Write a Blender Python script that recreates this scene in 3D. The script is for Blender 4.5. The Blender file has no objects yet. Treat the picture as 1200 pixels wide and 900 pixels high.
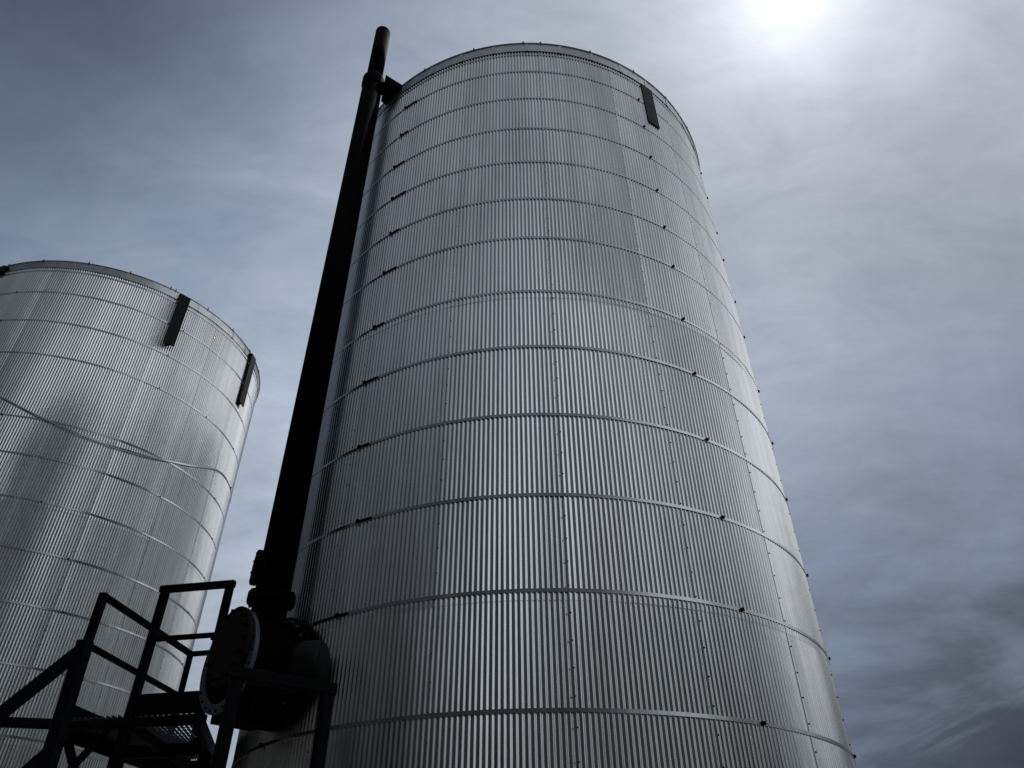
import bpy, bmesh, math, random
from mathutils import Vector, Matrix
random.seed(7)
D2R = math.radians
sc = bpy.context.scene
col = sc.collection
R = 3.0            # tank radius (m)
EYE = 1.6          # camera height above the ground

# ------------------------------------------------------------------ helpers
def link(o, parent=None):
    col.objects.link(o)
    if parent: o.parent = parent
    return o

def tag(o, label=None, cat=None, group=None, kind=None):
    if label: o['label'] = label
    if cat: o['category'] = cat
    if group: o['group'] = group
    if kind: o['kind'] = kind
    return o

def empty(name, loc=(0, 0, 0)):
    o = bpy.data.objects.new(name, None)
    o.empty_display_size = 0.3
    o.location = loc
    return link(o)

class MB:
    """collects shapes (world coordinates) and links them as one mesh object"""
    def __init__(s): s.v = []; s.f = []; s.m = []; s.smooth = []
    def face(s, idx, mi=0, sm=False): s.f.append(idx); s.m.append(mi); s.smooth.append(sm)
    def frame(s, a, b, up=(0, 0, 1)):
        a = Vector(a); b = Vector(b); d = (b-a).normalized(); up = Vector(up)
        if abs(d.dot(up)) > .98: up = Vector((0, 1, 0))
        x = d.cross(up).normalized(); y = x.cross(d).normalized()
        return a, b, d, x, y
    def bar(s, a, b, w, h, up=(0, 0, 1), mi=0, bev=None):
        """rectangular bar from a to b, w across, h along up; chamfered edges"""
        a, b, d, x, y = s.frame(a, b, up)
        c = min(w, h)*.14 if bev is None else bev
        W, H = w/2, h/2
        prof = [(-W+c, -H), (W-c, -H), (W, -H+c), (W, H-c), (W-c, H), (-W+c, H), (-W, H-c), (-W, -H+c)]
        s.sweep(a, b, x, y, prof, mi)
    def sweep(s, a, b, x, y, prof, mi=0, sm=False):
        n = len(prof); o = len(s.v)
        for p in (a, b):
            for (u, v) in prof: s.v.append(p + x*u + y*v)
        for i in range(n): s.face((o+i, o+(i+1) % n, o+n+(i+1) % n, o+n+i), mi, sm)
        s.face(tuple(o+i for i in reversed(range(n))), mi); s.face(tuple(o+n+i for i in range(n)), mi)
    def tube(s, a, b, r, n=20, mi=0, r2=None):
        a, b, d, x, y = s.frame(a, b)
        r2 = r if r2 is None else r2
        o = len(s.v)
        for p, rr in ((a, r), (b, r2)):
            for i in range(n):
                t = 2*math.pi*i/n; s.v.append(p + x*math.cos(t)*rr + y*math.sin(t)*rr)
        for i in range(n): s.face((o+i, o+(i+1) % n, o+n+(i+1) % n, o+n+i), mi, True)
        s.face(tuple(o+i for i in reversed(range(n))), mi); s.face(tuple(o+n+i for i in range(n)), mi)
    def lathe(s, a, axis, prof, n=48, mi=0, closed=False, smooth=False):
        """prof: list of (distance along axis, radius); closed joins last to first (a ring)"""
        a = Vector(a); axis = Vector(axis).normalized()
        _, _, d, x, y = s.frame(a, a+axis)
        o = len(s.v); k = len(prof)
        for (t, r) in prof:
            for i in range(n):
                g = 2*math.pi*i/n; s.v.append(a + d*t + x*math.cos(g)*r + y*math.sin(g)*r)
        for j in range(k if closed else k-1):
            j2 = (j+1) % k
            for i in range(n):
                i2 = (i+1) % n
                s.face((o+j*n+i, o+j*n+i2, o+j2*n+i2, o+j2*n+i), mi, smooth)
        if not closed:
            s.face(tuple(o+i for i in reversed(range(n))), mi)
            s.face(tuple(o+(k-1)*n+i for i in range(n)), mi)
    def bolts(s, a, axis, rad, n, t0, t1, br, mi=0, ph=0):
        a = Vector(a); axis = Vector(axis).normalized()
        _, _, d, x, y = s.frame(a, a+axis)
        for i in range(n):
            g = 2*math.pi*i/n+ph
            c = a + x*math.cos(g)*rad + y*math.sin(g)*rad
            s.tube(c+d*t0, c+d*t1, br, 6, mi)
    def build(s, name, mats, parent=None, sharp=None):
        me = bpy.data.meshes.new(name)
        off = Vector(parent.location) if parent and parent.parent is None else (
              Vector(parent.parent.location) if parent else Vector((0, 0, 0)))
        me.from_pydata([v-off for v in s.v], [], s.f)
        for m in (mats if isinstance(mats, (list, tuple)) else [mats]): me.materials.append(m)
        me.polygons.foreach_set('material_index', s.m)
        me.polygons.foreach_set('use_smooth', s.smooth)
        bm = bmesh.new(); bm.from_mesh(me); bmesh.ops.recalc_face_normals(bm, faces=bm.faces); bm.to_mesh(me); bm.free()
        me.update()
        return link(bpy.data.objects.new(name, me), parent)

# ------------------------------------------------------------------ materials
def nt(name):
    m = bpy.data.materials.new(name); m.use_nodes = True
    t = m.node_tree; b = t.nodes['Principled BSDF']
    return m, t, b
def N(t, kind, **kw):
    n = t.nodes.new(kind)
    for k, v in kw.items():
        if k in n.inputs: n.inputs[k].default_value = v
        else: setattr(n, k, v)
    return n
def math_(t, op, a, b=None, c=None, clamp=False):
    n = t.nodes.new('ShaderNodeMath'); n.operation = op; n.use_clamp = clamp
    for i, q in enumerate((a, b, c)):
        if q is None: continue
        if isinstance(q, (int, float)): n.inputs[i].default_value = q
        else: t.links.new(q, n.inputs[i])
    return n.outputs[0]
def ramp(t, fac, stops):
    n = t.nodes.new('ShaderNodeValToRGB')
    e = n.color_ramp.elements
    while len(e) < len(stops): e.new(.5)
    for q, (p, c) in zip(e, stops):
        q.position = p; q.color = (c if isinstance(c, (tuple, list)) else (c, c, c)) + (() if isinstance(c, (tuple, list)) and len(c) == 4 else (1,)) if isinstance(c, tuple) else (c, c, c, 1)
    t.links.new(fac, n.inputs[0]); return n.outputs[0]
def mixc(t, fac, a, b, mode='MIX'):
    n = t.nodes.new('ShaderNodeMix'); n.data_type = 'RGBA'; n.blend_type = mode
    for sock, q in ((n.inputs[0], fac), (n.inputs[6], a), (n.inputs[7], b)):
        if isinstance(q, (int, float)): sock.default_value = q
        elif isinstance(q, tuple): sock.default_value = q + ((1,) if len(q) == 3 else ())
        else: t.links.new(q, sock)
    return n.outputs[2]

def aluminium(name, base=(.66, .67, .655), rough=.26, vary=.07, metal=1.0, stain=True):
    m, t, b = nt(name)
    tc = N(t, 'ShaderNodeTexCoord').outputs['Object']
    at = N(t, 'ShaderNodeAttribute', attribute_name='tone').outputs['Fac']
    mp = N(t, 'ShaderNodeMapping'); mp.inputs['Scale'].default_value = (9, 9, .35); t.links.new(tc, mp.inputs[0])
    n1 = N(t, 'ShaderNodeTexNoise', Scale=1.0, Detail=6.0, Roughness=.65); t.links.new(mp.outputs[0], n1.inputs['Vector'])
    mp2 = N(t, 'ShaderNodeMapping'); mp2.inputs['Scale'].default_value = (1.3, 1.3, .5); t.links.new(tc, mp2.inputs[0])
    n2 = N(t, 'ShaderNodeTexNoise', Scale=1.0, Detail=4.0, Roughness=.55); t.links.new(mp2.outputs[0], n2.inputs['Vector'])
    n3 = N(t, 'ShaderNodeTexNoise', Scale=60.0, Detail=3.0, Roughness=.7); t.links.new(tc, n3.inputs['Vector'])
    s1 = ramp(t, n1.outputs[0], [(.30, .80), (.60, 1.0)])      # rain streaks
    s2 = ramp(t, n2.outputs[0], [(.3, .84), (.7, 1.06)])       # broad cloudiness of the oxide
    s3 = ramp(t, n3.outputs[0], [(.3, .95), (.7, 1.03)])
    c = mixc(t, 1.0, base, s1, 'MULTIPLY'); c = mixc(t, 1.0, c, s2, 'MULTIPLY'); c = mixc(t, 1.0, c, s3, 'MULTIPLY')
    tone = math_(t, 'MULTIPLY_ADD', at, vary*2, 1-vary)
    tn = N(t, 'ShaderNodeCombineColor'); [t.links.new(tone, tn.inputs[i]) for i in range(3)]
    c = mixc(t, 1.0, c, tn.outputs[0], 'MULTIPLY')
    t.links.new(c, b.inputs['Base Color'])
    r = math_(t, 'MULTIPLY_ADD', n2.outputs[0], .16, rough-.08)
    r = math_(t, 'MULTIPLY_ADD', at, .10, math_(t, 'SUBTRACT', r, .05))
    r = math_(t, 'MULTIPLY_ADD', n1.outputs[0], .08, math_(t, 'SUBTRACT', r, .04))
    t.links.new(r, b.inputs['Roughness'])
    b.inputs['Metallic'].default_value = metal
    bp = N(t, 'ShaderNodeBump', Strength=.8, Distance=.02); t.links.new(n2.outputs[0], bp.inputs['Height'])
    t.links.new(bp.outputs[0], b.inputs['Normal'])
    return m

def painted(name, base, rough=.5, wear=(.05, .035, .025), amount=.25, scale=7, metal=0.0, spec=.35):
    m, t, b = nt(name)
    tc = N(t, 'ShaderNodeTexCoord').outputs['Object']
    n1 = N(t, 'ShaderNodeTexNoise', Scale=float(scale), Detail=6.0, Roughness=.7); t.links.new(tc, n1.inputs['Vector'])
    n2 = N(t, 'ShaderNodeTexNoise', Scale=float(scale*7), Detail=4.0); t.links.new(tc, n2.inputs['Vector'])
    f = ramp(t, n1.outputs[0], [(.55, 0.0), (.72, 1.0)])
    f = math_(t, 'MULTIPLY', f, amount)
    c = mixc(t, f, tuple(base), tuple(wear))
    s = ramp(t, n2.outputs[0], [(.3, .75), (.7, 1.2)])
    c = mixc(t, 1.0, c, s, 'MULTIPLY')
    t.links.new(c, b.inputs['Base Color'])
    t.links.new(math_(t, 'MULTIPLY_ADD', n1.outputs[0], .3, rough-.15), b.inputs['Roughness'])
    b.inputs['Metallic'].default_value = metal
    b.inputs['Specular IOR Level'].default_value = spec
    bp = N(t, 'ShaderNodeBump', Strength=.15, Distance=.003); t.links.new(n2.outputs[0], bp.inputs['Height'])
    t.links.new(bp.outputs[0], b.inputs['Normal'])
    return m

M_CLAD = aluminium('corrugated_aluminium')
M_BAND = aluminium('band_aluminium', base=(.46, .47, .47), rough=.30, vary=.0)
M_RIM = aluminium('rim_aluminium', base=(.50, .51, .50), rough=.36, vary=.14)
M_RIVET = painted('rivet_steel', (.03, .03, .03), .5)
M_BLACK = painted('black_paint', (.0018, .0018, .0023), .7, amount=.3, wear=(.005, .0035, .003), spec=.015)
M_RAIL = painted('dark_blue_steel_paint', (.0026, .003, .0052), .6, amount=.2, wear=(.009, .007, .006), spec=.04)
M_PLATE = painted('black_steel_plate', (.004, .004, .006), .6, amount=.3, wear=(.01, .008, .007), spec=.15)
M_RUST = painted('rusty_steel', (.018, .012, .009), .8, wear=(.05, .026, .014), amount=.6, scale=11, spec=.1)
M_RING = painted('grey_blue_primer', (.06, .082, .108), .5, wear=(.06, .05, .04), amount=.5, scale=14)
M_GRATE = painted('galvanised_grating', (.03, .032, .034), .55, wear=(.02, .016, .012), metal=.2)
M_GREY = painted('grey_green_paint', (.006, .0078, .007), .5, amount=.3, spec=.12)
M_ROOF = painted('roof_sheet', (.35, .36, .36), .5)

# ------------------------------------------------------------------ ground
def make_ground():
    me = bpy.data.meshes.new('ground'); bm = bmesh.new()
    rings = [0, 6, 14, 30, 80, 250, 900, 4000]; n = 64; prev = None
    for r in rings:
        cur = [bm.verts.new((r*math.cos(2*math.pi*i/n), r*math.sin(2*math.pi*i/n), 0)) for i in range(n)] if r else [bm.verts.new((0, 0, 0))]
        if prev:
            for i in range(n):
                if len(prev) == 1: bm.faces.new((prev[0], cur[i], cur[(i+1) % n]))
                else: bm.faces.new((prev[i], cur[i], cur[(i+1) % n], prev[(i+1) % n]))
        prev = cur
    bm.to_mesh(me); bm.free()
    m, t, b = nt('gravel_yard')
    tc = N(t, 'ShaderNodeTexCoord').outputs['Object']
    n1 = N(t, 'ShaderNodeTexNoise', Scale=.35, Detail=6.0); t.links.new(tc, n1.inputs['Vector'])
    v1 = N(t, 'ShaderNodeTexVoronoi', Scale=28.0); t.links.new(tc, v1.inputs['Vector'])
    c = mixc(t, ramp(t, n1.outputs[0], [(.35, 0.0), (.65, 1.0)]), (.075, .068, .058), (.13, .12, .105))
    c = mixc(t, .5, c, ramp(t, v1.outputs['Color'], [(.1, .04), (.9, .2)]))
    t.links.new(c, b.inputs['Base Color']); b.inputs['Roughness'].default_value = .9
    bp = N(t, 'ShaderNodeBump', Strength=.6, Distance=.02); t.links.new(v1.outputs['Distance'], bp.inputs['Height'])
    t.links.new(bp.outputs[0], b.inputs['Normal'])
    me.materials.append(m)
    tag(link(bpy.data.objects.new('ground', me)), kind='structure')
make_ground()

# ------------------------------------------------------------------ tanks
NC, NS = 450, 18            # corrugations, sheets round the tank
PITCH = 2*math.pi/NC
SEAM0 = D2R(3.1)            # one seam, angle measured from -Y towards +X

def pol(c, phi, r, z): return Vector((c[0]+r*math.sin(phi), c[1]-r*math.cos(phi), z))

def cladding(c, rows, parent, rnd):
    """corrugated sheets; rows = (z0, z1, lap offset)"""
    PP = 12
    n = NC*PP
    per = n//NS
    verts, faces, tone = [], [], []
    prof = []
    for k in range(PP):     # rounded zigzag wave
        s = math.sin(2*math.pi*k/PP)
        prof.append(.72*math.asin(s)*2/math.pi+.28*s)
    mats = []
    for (z0, z1, lap) in rows:
        amp = [.0058*(1+rnd.uniform(-.14, .14)) for _ in range(NS)]
        tn = [min(1, max(0, rnd.gauss(.5, .27))) for _ in range(NS)]
        out = [rnd.uniform(0, .003) for _ in range(NS)]
        tilt = [rnd.uniform(-.004, .004) for _ in range(NS)]
        o = len(verts)
        for i in range(n):
            phi = SEAM0+2*math.pi*i/n
            sh = i//per; loc = i % per
            u = loc/per
            bulge = out[sh]*math.sin(math.pi*u) + tilt[sh]*math.sin(2*math.pi*u)*.5
            r = R + lap + amp[sh]*prof[i % PP] + bulge + (.0020 if loc < PP*1.25 else 0)
            for (z, rr) in ((z1, r), (z0, r), (z0, r), (z0, r-.007)): verts.append(pol(c, phi, rr, z))
        for i in range(n):
            j = (i+1) % n
            a, b2 = o+4*i, o+4*j
            faces.append((a, a+1, b2+1, b2)); faces.append((a+2, a+3, b2+3, b2+2))
            tone += [tn[i//per]]*2
    nclad = len(faces)
    # screw heads down every seam
    zlo, zhi = rows[0][0]+.3, rows[-1][1]-.08
    for k in range(NS):
        phi = SEAM0+2*math.pi*k/NS+PITCH*.25
        z = zlo
        while z < zhi:
            cc = pol(c, phi+rnd.uniform(-.0006, .0006), R+.0082, z)
            d = Vector((math.sin(phi), -math.cos(phi), 0)); x = Vector((math.cos(phi), math.sin(phi), 0))
            o = len(verts); rr = .006
            for (dd, s) in ((0, 1.25), (.004, 1.2), (.009, .65)):
                for i in range(6):
                    g = math.pi/3*i; verts.append(cc+d*dd+x*math.cos(g)*rr*s+Vector((0, 0, math.sin(g)*rr*s)))
            for q in range(2):
                for i in range(6): faces.append((o+q*6+i, o+q*6+(i+1) % 6, o+q*6+6+(i+1) % 6, o+q*6+6+i))
            faces.append(tuple(o+12+i for i in range(6)))
            z += .205+rnd.uniform(-.012, .012)
    # a few dark drip marks of mastic squeezed from the laps
    me = bpy.data.meshes.new('corrugated_cladding')
    off = parent.location
    me.from_pydata([v-off for v in verts], [], faces)
    me.materials.append(M_CLAD); me.materials.append(M_RIVET)
    me.polygons.foreach_set('material_index', [0]*nclad+[1]*(len(faces)-nclad))
    me.polygons.foreach_set('use_smooth', [True]*len(faces))
    a = me.attributes.new('tone', 'FLOAT', 'FACE')
    a.data.foreach_set('value', tone+[.5]*(len(faces)-nclad))
    me.update()
    return link(bpy.data.objects.new('corrugated_cladding', me), parent)

def band(c, zf, parent, h=.028, r0=R+.0068, th=.0065, clips=(), cs=1.0, name='hoop_band', rods=(), n=360, a0=0, a1=2*math.pi, rfun=None):
    mb = MB(); closed = abs(a1-a0-2*math.pi) < 1e-6
    m = n if closed else n+1
    for i in range(m):
        phi = a0+(a1-a0)*i/n
        z = zf(phi) if callable(zf) else zf
        e = rfun(phi) if rfun else 0
        for (r, zz) in ((r0+e, -h/2), (r0+th+e, -h/2), (r0+th+e, h/2), (r0+e, h/2)): mb.v.append(pol(c, phi, r, z+zz))
    for i in range(n):
        j = (i+1) % m
        for k in range(4): mb.face((4*i+k, 4*j+k, 4*j+(k+1) % 4, 4*i+(k+1) % 4), 0, False)
    o = mb.build(name, M_BAND, parent)
    for phi in clips:
        cb = MB(); z = zf(phi) if callable(zf) else zf
        d = Vector((math.sin(phi), -math.cos(phi), 0)); t = Vector((math.cos(phi), math.sin(phi), 0))
        p = pol(c, phi, r0+th+.011, z)
        cb.bar(p-t*.011*cs, p+t*.011*cs, h*.95*cs, .018*cs, up=d)
        cb.tube(p-t*.018*cs, p+t*.018*cs, .0055*cs, 8)
        cb.build('band_clip', M_BLACK, o)
    for (pa, pb) in rods:
        cb = MB(); k = 5
        for q in range(k):
            f0 = pa+(pb-pa)*q/k; f1 = pa+(pb-pa)*(q+1)/k
            cb.bar(pol(c, f0, r0+th+.007, zf), pol(c, f1, r0+th+.007, zf), .011, h*.62, up=(0, 0, 1))
        p = pol(c, pa, r0+th+.014, zf); t = Vector((math.cos(pa), math.sin(pa), 0)); d = Vector((math.sin(pa), -math.cos(pa), 0))
        cb.bar(p-t*.013, p+t*.013, h*1.25, .024, up=d)
        cb.build('band_clip', M_BLACK, o)
    return o

def rim(c, z0, z1, parent, rnd, bolt_phis):
    mb = MB(); n = 360; tones = []
    prof = [(R+.016, z0), (R+.020, z0), (R+.026, z1-.012), (R+.040, z1-.010), (R+.040, z1), (R-.06, z1), (R-.06, z1-.02)]
    k = len(prof); nseg = 40
    tn = [min(1, max(0, rnd.gauss(.5, .3))) for _ in range(nseg)]
    for i in range(n):
        phi = 2*math.pi*i/n
        for (r, z) in prof: mb.v.append(pol(c, phi, r, z))
    for i in range(n):
        j = (i+1) % n
        for q in range(k-1):
            mb.face((i*k+q, j*k+q, j*k+q+1, i*k+q+1), 0, False); tones.append(tn[i*nseg//n])
    for s in range(nseg):      # lap strips between flashing panels
        phi = 2*math.pi*s/nseg
        a = pol(c, phi, R+.0235, z0-.002); b = pol(c, phi, R+.0295, z1-.016)
        d = Vector((math.sin(phi), -math.cos(phi), 0)); nb = len(mb.f)
        mb.bar(a, b, .05, .004, up=d); tones += [.35]*(len(mb.f)-nb)
    for phi in bolt_phis:
        p = pol(c, phi, R+.028, z1); nb = len(mb.f)
        mb.bar(p-Vector((0, 0, .03)), p+Vector((0, 0, .05)), .013, .013, mi=1)
        mb.bar(p+Vector((0, 0, .0)), p+Vector((0, 0, .014)), .03, .03, mi=1); tones += [.5]*(len(mb.f)-nb)
    o = mb.build('rim_flashing', [M_RIM, M_RIVET], parent)
    a = o.data.attributes.new('tone', 'FLOAT', 'FACE'); a.data.foreach_set('value', tones)
    return o

def roof(c, z, parent):
    mb = MB(); n = 96
    for i in range(n): mb.v.append(pol(c, 2*math.pi*i/n, R-.02, z-.03))
    for i in range(n): mb.v.append(pol(c, 2*math.pi*i/n, .25, z+.14))
    mb.v.append(Vector((c[0], c[1], z+.16)))
    for i in range(n):
        j = (i+1) % n
        mb.face((i, j, n+j, n+i)); mb.face((n+i, n+j, 2*n))
    return mb.build('roof', M_ROOF, parent)

def hanging_plate(c, phi, z0, z1, ztop, parent, w=.22, flush=False):
    """flat black bar hooked over the rim and hanging clear of the cladding"""
    d = Vector((math.sin(phi), -math.cos(phi), 0))
    mb = MB()
    if flush:
        mb.bar(pol(c, phi, R+.022, z0), pol(c, phi, R+.022, z1), w, .016, up=d)
        return mb.build('wall_plate', M_PLATE, parent)
    r = R+.085
    mb.bar(pol(c, phi, r, z0), pol(c, phi, r, z1), w, .022, up=d)
    mb.bar(pol(c, phi, r+.012, z1), pol(c, phi, R-.25, ztop+.03), w, .02, up=(0, 0, 1))
    mb.bar(pol(c, phi, r-.012, z0+.05), pol(c, phi, R+.012, z0+.05), w*.5, .04, up=(0, 0, 1))
    mb.bar(pol(c, phi, R-.22, ztop+.045), pol(c, phi, R-.22, ztop-.02), w*.6, .04, up=d)
    return mb.build('hanging_plate', M_PLATE, parent)

H = lambda u: u*R+EYE       # height in tank radii above the eye -> world z

def tank(name, c, top, capb, rows, bands, plates, bolts, seed, label, slack=None, cs=1.0):
    rnd = random.Random(seed)
    root = empty(name, (c[0], c[1], 0))
    tag(root, label, 'storage tank', 'corrugated storage tanks')
    cladding(c, [(H(a) if a > -.5 else 0.0, H(b), l) for a, b, l in rows], root, rnd)
    for (u, clips, rods) in bands:
        band(c, H(u), root, cs=cs, clips=[D2R(q) for q in clips], rods=[(D2R(a), D2R(b)) for a, b in rods])
    rim(c, H(capb), H(top), root, rnd, [D2R(q) for q in bolts])
    roof(c, H(top), root)
    for (phi, a, b, fl_) in plates: hanging_plate(c, D2R(phi), H(a), H(b), H(top), root, flush=fl_)
    if slack: slack(c, root)
    return root

CM = (.2508, 8.4154)
back = [100, 138, 176, -140, -100]
mb_ = []
joint = {3.18: -35.2, 2.96: -35.4, 2.733: -36.2, 2.502: -35.2, 2.271: -34.1, 2.048: -34.4, 1.776: -35.0, 1.528: -35.6, 1.261: -34.6,
         .9895: -32.4, .715: -34.2, .428: -49.5, .14: -33.5, -.15: -34.5, -.38: -33.0}
rj = random.Random(3)
for u, j in joint.items():
    mb_.append((u, [31.9+rj.uniform(-.25, .25), 64.5+rj.uniform(-1.5, 1.5)]+[b+rj.uniform(-3, 3) for b in back], [(j, j+rj.uniform(2.0, 4.2))]))
mb_.append((3.325, [], []))
bolts_m = [q for q in [-29.5, -14.5, -.9, 3.8, 17.7, 31.6, 44.8, 57.4, 72, 86, 100, 115, 130, 145, 160, 175, -172, -158, -143, -129, -115, -100, -86, -72, -58, -44]]
tk = tank('storage_tank', CM, 3.415, 3.351, [(-.54, .70, 0), (.69, 1.755, .0035), (1.745, 3.365, .007)],
     mb_, [(35.8, 3.03, 3.348, True)], bolts_m, 11,
     'nearer corrugated silver tank beside the tall black pipe, one flat black plate below its rim')

b = MB()
for f0, z0, L in ((-19.95, 1.300, .11), (-19.35, 1.297, .085)):
    f0 = SEAM0+(round((D2R(f0)-SEAM0)/PITCH)+.25)*PITCH
    b.bar(pol(CM, f0, R+.0065, H(z0)), pol(CM, f0+.0006, R+.0065, H(z0)-L), .009, .004, up=(math.sin(f0), -math.cos(f0), 0), bev=.0015)
b.build('mastic_drips', M_RIVET, tk)

CL = (-8.748, 12.616)
lb = []
dots = {3.187: [50.9, -5.9], 2.956: [48.8, -6.0, 93.9], 2.708: [49.7, 70.4, 92.5], 2.281: [10, 88], 2.06: [62, 95], 1.816: [30, 97],
        1.558: [42, 91], 1.30: [45.7, 98], 1.03: [55, 93], .74: [58, 90], .45: [52, 95], .16: [50, 92], -.14: [49, 95], -.38: [50, 90]}
for u, ds in dots.items():
    lb.append((u, ds+[132, 170, -150, -112, -74, -40], []))
lb.append((3.37, [], []))

def slack_band(c, root):
    pts = [(-60, 2.506), (-30, 2.50), (-8, 2.47), (6.9, 2.390), (14.3, 2.334), (21.2, 2.288), (27.7, 2.257), (34.2, 2.238), (42.7, 2.2294), (47.3, 2.2357),
           (54.4, 2.251), (61, 2.285), (69, 2.333), (75, 2.380), (82.2, 2.437), (87.3, 2.466), (93.1, 2.479), (98.8, 2.485), (110, 2.50), (140, 2.506), (300, 2.506)]
    def zf(phi):
        d = math.degrees(phi)
        for i, ((a, za), (b, zb)) in enumerate(zip(pts, pts[1:])):
            if a <= d <= b:
                h = b-a; tt = (d-a)/h
                def sl(k):
                    if k <= 0 or k >= len(pts)-1: return 0
                    return (pts[k+1][1]-pts[k-1][1])/(pts[k+1][0]-pts[k-1][0])
                m0, m1 = sl(i)*h, sl(i+1)*h
                return H((2*tt**3-3*tt**2+1)*za+(tt**3-2*tt*tt+tt)*m0+(-2*tt**3+3*tt*tt)*zb+(tt**3-tt*tt)*m1)
        return H(2.506)
    o = band(c, zf, root, h=.026, r0=R+.012, th=.008, clips=[D2R(q) for q in (101, 150, -52)], n=480, a0=D2R(-60), a1=D2R(300),
             rfun=lambda p: .016*max(0, math.sin(min(1, max(0, (math.degrees(p)+5)/105))*math.pi)))
    o['label'] = 'hoop band that has slipped and sags across the cladding'
tank('storage_tank', CL, 3.453, 3.396, [(-.54, .72, 0), (.71, 1.80, .0035), (1.79, 3.41, .007)],
     lb, [(47.2, 3.018, 3.43, False), (86.4, 3.005, 3.43, False), (-17.9, 3.38, 3.43, False)],
     [-16, -2.2, 13.5, 27.4, 41.7, 43.5, 57, 70.5, 84, 98, 112, 126, 140, 155, 170, -175, -160, -145, -130, -115, -100, -86, -72, -58, -44, -30], 23,
     'farther corrugated silver tank behind the black railing, with a sagging loose hoop band', slack_band, .7)

# ------------------------------------------------------------------ vent pipe and its nozzle assembly
PX, PY = -2.040, 5.992
AX = Vector((-.687, -.727, 0)).normalized()          # straight out of the big tank
TA = Vector((.727, -.687, 0)).normalized()
pipe = empty('vent_pipe', (PX, PY, 0))
tag(pipe, 'tall black pipe rising beside the nearer tank from a flanged nozzle to above its rim', 'pipe')
P = lambda z: Vector((PX, PY, z))
BZ = 3.36
b = MB(); b.lathe(P(0), (0, 0, 1), [(BZ+.2, .146), (11.72, .146)], 40, smooth=True); b.build('riser', M_BLACK, pipe)
b = MB(); b.lathe(P(0), (0, 0, 1), [(11.74, .148), (11.76, .162), (11.93, .162), (11.97, .148), (12.0, .12)], 40); b.build('collar', M_BLACK, pipe)
b = MB(); b.tube(P(11.95), P(13.36), .118, 40); b.build('top_pipe', M_BLACK, pipe)
b = MB()
zt = 11.86
q = [Vector((-1.833, 5.859, zt)), Vector((-1.52, 6.09, zt)), Vector((-1.76, 6.40, zt)), Vector((-1.95, 6.23, zt))]
o = len(b.v)
for dz in (-.09, 0.012):
    for v in q: b.v.append(v+Vector((0, 0, dz)))
for i in range(4): b.face((o+i, o+(i+1) % 4, o+4+(i+1) % 4, o+4+i))
b.face((o+3, o+2, o+1, o)); b.face((o+4, o+5, o+6, o+7))
b.bar(P(11.82)+Vector((-.1, .0, 0)), Vector((-1.86, 6.06, 11.82)), .2, .07)
b.build('support_arm', M_BLACK, pipe)
# joint flange of the riser
b = MB(); b.lathe(P(0), (0, 0, 1), [(3.875, .146), (3.875, .195), (3.905, .198), (3.91, .185), (3.92, .185), (3.925, .198), (3.955, .195), (3.955, .146)], 44)
b.bolts(P(0), (0, 0, 1), .172, 12, 3.85, 3.98, .011); b.build('pipe_flange', M_BLACK, pipe)
# blanked side port
sd = Vector((math.sin(D2R(-116)), math.cos(D2R(-116)), 0))
b = MB(); b.lathe(P(4.17), sd, [(.1, .10), (.145, .10), (.145, .15), (.165, .152), (.168, .145), (.172, .152), (.195, .148), (.195, .05)], 36)
b.bolts(P(4.17), sd, .125, 8, .14, .202, .010); b.build('side_port', M_BLACK, pipe)
# big nozzle body
W = lambda t, z=BZ: Vector((PX, PY, z))+AX*t
b = MB(); b.lathe(W(0), AX, [(-.36, .345), (.25, .345)], 56, smooth=True)
b.build('nozzle_body', M_BLACK, pipe)
b = MB(); b.lathe(W(0), AX, [(.235, .345), (.235, .392), (.268, .392), (.268, .315), (.16, .315)], 56, closed=True)
b.bolts(W(0), AX, .366, 24, .225, .275, .011, mi=1); fl = b.build('end_flange', [M_RING, M_BLACK], pipe)
fl['label'] = 'grey-blue primed ring flange'
b = MB(); bc = W(0, BZ+.095)+TA*.045
b.lathe(bc, AX, [(.272, .300), (.305, .302), (.31, .29), (.31, .02)], 56)
b.bolts(bc, AX, .265, 16, .262, .345, .0125, mi=1); bp_ = b.build('blind_plate', [M_RUST, M_BLACK], pipe)
bp_['label'] = 'rusty brown blind plate with bolts'
b = MB(); b.lathe(W(0), AX, [(-.25, .345), (-.25, .43), (-.21, .43), (-.205, .41), (-.195, .41), (-.19, .43), (-.15, .43), (-.15, .345)], 56)
b.bolts(W(0), AX, .39, 22, -.27, -.115, .014, mi=1); b.build('valve_flange', [M_BLACK, M_GRATE], pipe)
ga, gb = Vector((-1.63, 5.75, BZ-.05)), Vector((-1.355, 5.715, BZ-.05))
b = MB(); b.lathe(ga, gb-ga, [(-.03, .15), (.01, .17), (.13, .17), (.16, .16), (.18, .14), (.185, .07)], 40)
b.smooth = [len(f) == 4 for f in b.f]; b.build('valve_gearbox', M_GREY, pipe)
b = MB()
for t in (.12, -.12):
    b.bar(W(t, BZ-.33)+TA*-.26, W(t, BZ-.33)+TA*.26, .03, .12)
b.bar(W(-.12, BZ-.395), W(.22, BZ-.395), .3, .07)
b.build('saddle', M_BLACK, pipe)

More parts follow.
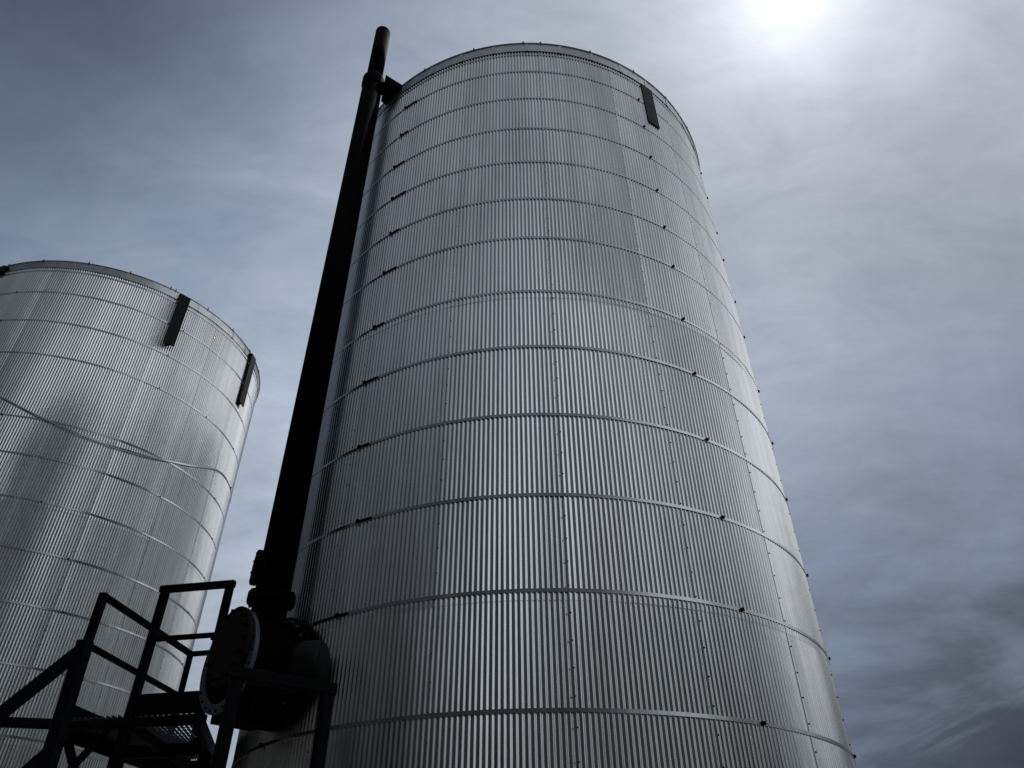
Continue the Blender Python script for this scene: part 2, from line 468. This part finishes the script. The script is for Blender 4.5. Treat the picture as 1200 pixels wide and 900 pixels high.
# ------------------------------------------------------------------ support frame in front of the nozzle
F1, F2 = Vector((-1.75, 4.79, 0)), Vector((-1.254, 5.149, 0))
fr = empty('support_frame', tuple((F1+F2)/2))
tag(fr, 'black steel post and beam frame standing under the flanged nozzle', 'frame')
Z = Vector((0, 0, 1))
for q in (F1, F2):
    b = MB(); b.bar(q, q+Z*2.925, .076, .076, up=(F2-F1)); b.bar(q, q+Z*.015, .2, .2, up=(F2-F1)); b.build('post', M_RAIL, fr)
dF = (F2-F1).normalized()
b = MB(); b.bar(F1-dF*.05+Z*2.97, F2+dF*.05+Z*2.965, .08, .08); b.build('cross_beam', M_RAIL, fr)

# ------------------------------------------------------------------ service platform
DK, TOP, MID, TOE = 3.147, 4.225, 3.763, 3.30
P1, P2 = Vector((-3.209, 6.512, 0)), Vector((-2.580, 6.400, 0))
P3, P4, P4R = Vector((-3.838, 6.633, 0)), Vector((-3.638, 8.371, 0)), Vector((-3.366, 8.316, 0))
BR = Vector((-3.03, 8.27, 0))
pf = empty('service_platform', (-3.3, 7.2, 0))
tag(pf, 'dark steel service platform with open grating and guard rails between the two tanks', 'platform')
def pbar(name, a, b2, za, zb, w, h, m=M_RAIL, up=(0, 0, 1)):
    q = MB(); q.bar(a+Z*za, b2+Z*zb, w, h, up=up); return q.build(name, m, pf)
# deck grating
g = MB(); nb = 24
for i in range(nb+1):
    f = i/nb; a = P3.lerp(P2, f); c_ = P4.lerp(BR, f)
    g.bar(a+Z*(DK-.012), c_+Z*(DK-.012), .009, .022)
for i in range(1, 17):
    f = i/17; g.bar(P3.lerp(P4, f)+Z*(DK-.003), P2.lerp(BR, f)+Z*(DK-.003), .007, .007)
g.build('grating', M_GRATE, pf)
LB = Vector((-5.3, 6.30, 0))
pbar('deck_beam', LB, P3, DK-.05, DK-.05, .07, .075)
pbar('deck_beam', P3, P2+Vector((.05, 0, 0)), DK-.072, DK-.072, .06, .075)
pbar('deck_beam', P3, P4, DK-.09, DK-.09, .06, .12)
pbar('deck_beam', P2, BR, DK-.09, DK-.09, .06, .12)
pbar('deck_beam', P4, BR, DK-.10, DK-.10, .06, .14)
pbar('deck_beam', P3.lerp(P4, .52), P2.lerp(BR, .52), DK-.10, DK-.10, .06, .11)
pbar('deck_beam', P3.lerp(P2, .5)+Vector((0, .03, 0)), P4.lerp(BR, .5), DK-.08, DK-.08, .05, .09)
pbar('toe_board', P1, P2, (DK+.065), (DK+.065), .012, .175)
pbar('toe_board', P3, P4, (DK+.055), (DK+.055), .012, .15)
pbar('toe_board', P4, P4R, (DK+.055), (DK+.055), .012, .15)
def gpost(p, z0, z1, w=.07, lean=Vector((0, 0, 0))):
    q = MB(); q.bar(p+lean+Z*z0, p+Z*z1, w, w, up=(0, 1, 0)); return q.build('guard_post', M_RAIL, pf)
gpost(P1, DK-.1, TOP+.02, .072); gpost(P2, DK-.1, TOP+.02, .066); gpost(P3, DK-.1, TOP+.01, .072); gpost(P4, DK-.1, TOP, .055); gpost(P4R, DK-.1, TOP, .05)
def rail(a, b2, z, w): return pbar('guard_rail', a, b2, z, z, w, w)
rail(P1+Vector((-.05, .01, 0)), P2+Vector((.035, 0, 0)), TOP, .062); rail(P1, P2, MID, .040)
rail(P3, P4, TOP-.01, .056); rail(P3, P4, MID, .048); rail(P4, P4R, TOP-.012, .05); rail(P4, P4R, MID, .042)
def leg(p, lean=Vector((0, 0, 0))):
    q = MB(); q.bar(p+lean, p+Z*(DK-.11), .085, .085, up=(0, 1, 0)); q.bar(p+lean, p+lean+Z*.015, .22, .22, up=(0, 1, 0)); q.build('leg', M_RAIL, pf)
leg(P1, Vector((.12, 0, 0))); leg(P3.lerp(P4, .52)); leg(P2.lerp(BR, .52)+Vector((-.02, .0, 0))); leg(P4.lerp(BR, .3)); leg(P3)
def brace(a, b2, za, zb, w=.05): pbar('brace', a, b2, za, zb, w, w)
brace(P3, P1.lerp(P3, .25), 2.45, DK-.11, .05); brace(P3.lerp(P4, .52), P3.lerp(P4, .1), 2.35, DK-.15, .06)
brace(P3.lerp(P4, .52), P2.lerp(BR, .52), 2.2, DK-.15, .045); brace(P1, P2.lerp(BR, .2), 2.5, DK-.13, .05)
brace(P2.lerp(BR, .52), P2.lerp(BR, .95), 2.4, DK-.15, .05)
brace(P3, P1, 2.62, 2.66, .035)

# ------------------------------------------------------------------ near stair with handrail
S5 = Vector((-2.163, 3.716, 0)); ST = 2.815
sdir = Vector((-.243, -.085, -.345)); hd = Vector((sdir.x, sdir.y, 0))
st = empty('access_stair', tuple(S5))
tag(st, 'dark steel stair handrail and leaning post in the lower left corner, nearest the camera', 'stair')
def sbar(name, a, b2, w, h, m=M_RAIL, up=(0, 0, 1)):
    q = MB(); q.bar(a, b2, w, h, up=up); return q.build(name, m, st)
across = Vector((.33, -.944, 0)).normalized()         # the stair is one step-width wide, towards the camera side
WID = across*.0
lean = Vector((.11, .0, 0))
sbar('newel_post', S5+lean+Z*0, S5+Z*(ST+.012), .066, .066, up=(0, 1, 0))
run = (ST-.95)/.345
sbar('handrail', S5+Z*ST-hd*.06, S5+Z*ST+sdir*run, .056, .056)
sbar('middle_rail', S5+Z*(ST-.50), S5+Z*(ST-.50)+sdir*run, .05, .05)
e5 = S5+hd*run
sbar('newel_post', e5, e5+Z*.95, .06, .06, up=(0, 1, 0))
in_ = Vector((-.33, .944, 0)).normalized()*.75        # tread width, away from the camera
for k in (0, 1):
    a = S5+in_*k
    sbar('stringer', a+Z*(ST-.98), a+Z*(ST-.98)+sdir*run*.985, .012, .18)
for k in range(1, 9):
    p = S5+hd*(run*k/9)+Z*(ST-.95-(ST-.95)*k/9)
    sbar('tread', p+in_*.02, p+in_*.98, .22, .03, M_GRATE)
lx = -hd.normalized()*.8
q = MB(); q.bar(S5+in_*.02+lx*.5+Z*(ST-.95), S5+in_*.98+lx*.5+Z*(ST-.95), .8, .035); q.build('landing', M_GRATE, st)
for a in (S5+in_, S5+lx, S5+lx+in_): sbar('landing_leg', a, a+Z*(ST-.97), .06, .06, up=(0, 1, 0))

# ------------------------------------------------------------------ sky, sun
SAZ, SEL = 40.0, 59.6
def dirv(az, el): return Vector((math.sin(D2R(az))*math.cos(D2R(el)), math.cos(D2R(az))*math.cos(D2R(el)), math.sin(D2R(el))))
SUN = dirv(SAZ, SEL)
w = bpy.data.worlds.new('World'); sc.world = w; w.use_nodes = True
t = w.node_tree; bg = t.nodes['Background']
tc = N(t, 'ShaderNodeTexCoord').outputs['Generated']
sky = N(t, 'ShaderNodeTexSky', sky_type='NISHITA', sun_disc=False, sun_elevation=D2R(SEL), sun_rotation=D2R(SAZ), air_density=1.0, dust_density=1.5, ozone_density=1.2)
def ang(az, el):
    n = t.nodes.new('ShaderNodeVectorMath'); n.operation = 'DOT_PRODUCT'
    t.links.new(tc, n.inputs[0]); n.inputs[1].default_value = dirv(az, el)
    return math_(t, 'MULTIPLY', math_(t, 'ARCCOSINE', math_(t, 'MINIMUM', n.outputs['Value'], .99999)), 180/math.pi)
def gauss(a, s):
    q = math_(t, 'DIVIDE', a, s); return math_(t, 'EXPONENT', math_(t, 'MULTIPLY', math_(t, 'MULTIPLY', q, q), -1.0))
def expo(a, s): return math_(t, 'EXPONENT', math_(t, 'DIVIDE', a, -s))
def add(*l):
    r = l[0]
    for x in l[1:]: r = math_(t, 'ADD', r, x)
    return r
def mul(a, b): return math_(t, 'MULTIPLY', a, b)
# cloud-deck coordinates: the view direction projected on a flat layer overhead
sp = N(t, 'ShaderNodeSeparateXYZ'); t.links.new(tc, sp.inputs[0])
den = math_(t, 'ADD', math_(t, 'MAXIMUM', sp.outputs[2], 0.0), .22)
cx = math_(t, 'DIVIDE', sp.outputs[0], den); cy = math_(t, 'DIVIDE', sp.outputs[1], den)
cv = N(t, 'ShaderNodeCombineXYZ'); t.links.new(cx, cv.inputs[0]); t.links.new(cy, cv.inputs[1])
def cloud(scale, detail, rough, dist, stretch=(1, 1, 1), rot=0, seed=0):
    m = N(t, 'ShaderNodeMapping'); m.inputs['Scale'].default_value = stretch; m.inputs['Rotation'].default_value = (0, 0, D2R(rot)); m.inputs['Location'].default_value = (seed, seed*.7, seed*.3)
    t.links.new(cv.outputs[0], m.inputs[0])
    n = N(t, 'ShaderNodeTexNoise', Scale=scale, Detail=detail, Roughness=rough, Distortion=dist); t.links.new(m.outputs[0], n.inputs['Vector'])
    return n.outputs[0]
A = ang(SAZ, SEL)
c1 = cloud(1.6, 8.0, .58, .5, (1, 1, 1), 20, 3.1)
c2 = cloud(5.0, 8.0, .62, .9, (.5, 1, 1), -35, 8.4)
# veil brightness: scattered sunlight falling off round the sun, plus broad parts of the deck; bright lobes out of view are added for the tank reflections
glow = add(mul(gauss(A, .85), 12.0), mul(expo(A, 2.4), .50), mul(gauss(A, 8.0), .08), mul(expo(A, 15.0), .36), mul(expo(A, 45.0), .29))
lobes = add(mul(gauss(ang(-20, 24), 26.0), .37), mul(gauss(ang(-22, 55), 14.0), .15), mul(gauss(ang(24, 34), 12.0), .08), mul(gauss(ang(102, 36), 18.0), .8), mul(gauss(ang(74, 27), 14.0), 1.1), mul(gauss(ang(128, 19), 16.0), 1.0), mul(gauss(ang(168, 58), 32.0), .19), .05)
veil = add(glow, lobes)
# dark rain-bearing bank low to the front right; rear darkening is added out of view for the tank reflections
bank = math_(t, 'MULTIPLY_ADD', c1, .12, math_(t, 'SUBTRACT', mul(gauss(ang(42, -4), 21.5), 1.62), .06), clamp=True)
veil = mul(veil, math_(t, 'SUBTRACT', 1.0, mul(bank, .70)))
low = math_(t, 'MULTIPLY', math_(t, 'SUBTRACT', .62, sp.outputs[2]), 2.2, clamp=True)
rear = mul(low, math_(t, 'MULTIPLY', math_(t, 'SUBTRACT', 114.0, ang(-130, 8)), 1/50, clamp=True))
rear = mul(rear, math_(t, 'SUBTRACT', 1.0, gauss(ang(95, 24), 38.0)))
veil = mul(veil, math_(t, 'SUBTRACT', 1.0, mul(gauss(ang(-51, 57), 16.5), .66)))
c3 = cloud(11.0, 7.0, .65, 1.4, (.55, 1, 1), 25, 5.2)
tex = add(.24, mul(c1, .70), mul(c2, .56), mul(c3, .32))
veil = mul(veil, math_(t, 'SUBTRACT', 1.0, mul(gauss(ang(108, 8), 15.0), .85)))  # unseen dip low on the right, added to darken reflections at the tank edge
veil = mul(veil, tex)
dim = math_(t, 'SUBTRACT', 1.0, mul(rear, .75))
bl = math_(t, 'MULTIPLY', math_(t, 'SUBTRACT', veil, .06), 2.6, clamp=True)
tint = mixc(t, bl, (.70, .975, 1.50), (.865, 1.01, 1.24))
tint = mixc(t, mul(gauss(ang(42, 14), 24.0), .6), tint, (.90, 1.0, 1.15))
tint = mixc(t, expo(A, 10.0), tint, (1.0, 1.0, 1.05))
tint = mixc(t, rear, tint, (.98, 1.0, .98))
tint = mixc(t, mul(gauss(ang(95, 24), 36.0), .9), tint, (1.0, 1.0, 1.0))
tint = mixc(t, mul(gauss(ang(172, 55), 50.0), .85), tint, (.95, 1.0, 1.10))
vc = N(t, 'ShaderNodeVectorMath', operation='SCALE'); t.links.new(tint, vc.inputs[0]); t.links.new(mul(veil, 10.0), vc.inputs['Scale'])
cov = math_(t, 'MULTIPLY_ADD', c1, 1.5, add(.10, rear, mul(gauss(ang(105, 25), 42.0), .8), mul(gauss(ang(170, 55), 45.0), .7)), clamp=True)
final = mixc(t, cov, sky.outputs[0], vc.outputs[0])
fs = N(t, 'ShaderNodeVectorMath', operation='SCALE'); t.links.new(final, fs.inputs[0]); t.links.new(dim, fs.inputs['Scale']); final = fs.outputs[0]
t.links.new(final, bg.inputs['Color']); bg.inputs['Strength'].default_value = .1

sl = bpy.data.lights.new('sun', 'SUN'); sl.energy = 2.0; sl.angle = D2R(2.0); sl.color = (1.0, .96, .9)
so = bpy.data.objects.new('sun', sl); so.rotation_euler = SUN.to_track_quat('Z', 'Y').to_euler(); so.location = SUN*60; link(so)

# ------------------------------------------------------------------ camera
cam = bpy.data.cameras.new('camera'); co = bpy.data.objects.new('camera', cam); link(co)
cam.sensor_width = 36; cam.lens = 36*859.4/1200; cam.clip_start = .05; cam.clip_end = 10000
p_, r_ = D2R(37.3553), D2R(-.51768)
f = Vector((0, math.cos(p_), math.sin(p_))); r0 = Vector((1, 0, 0)); u0 = r0.cross(f)
rr = r0*math.cos(r_)+u0*math.sin(r_); uu = -r0*math.sin(r_)+u0*math.cos(r_)
co.matrix_world = Matrix(((rr.x, uu.x, -f.x, 0), (rr.y, uu.y, -f.y, 0), (rr.z, uu.z, -f.z, EYE), (0, 0, 0, 1)))
sc.camera = co
sc.render.engine = 'CYCLES'
sc.cycles.max_bounces = 8; sc.cycles.glossy_bounces = 5
sc.cycles.sample_clamp_indirect = 6.0
sc.view_settings.view_transform = 'Standard'; sc.view_settings.look = 'None'
sc.view_settings.exposure = 0; sc.view_settings.gamma = 1; sc.view_settings.use_curve_mapping = False
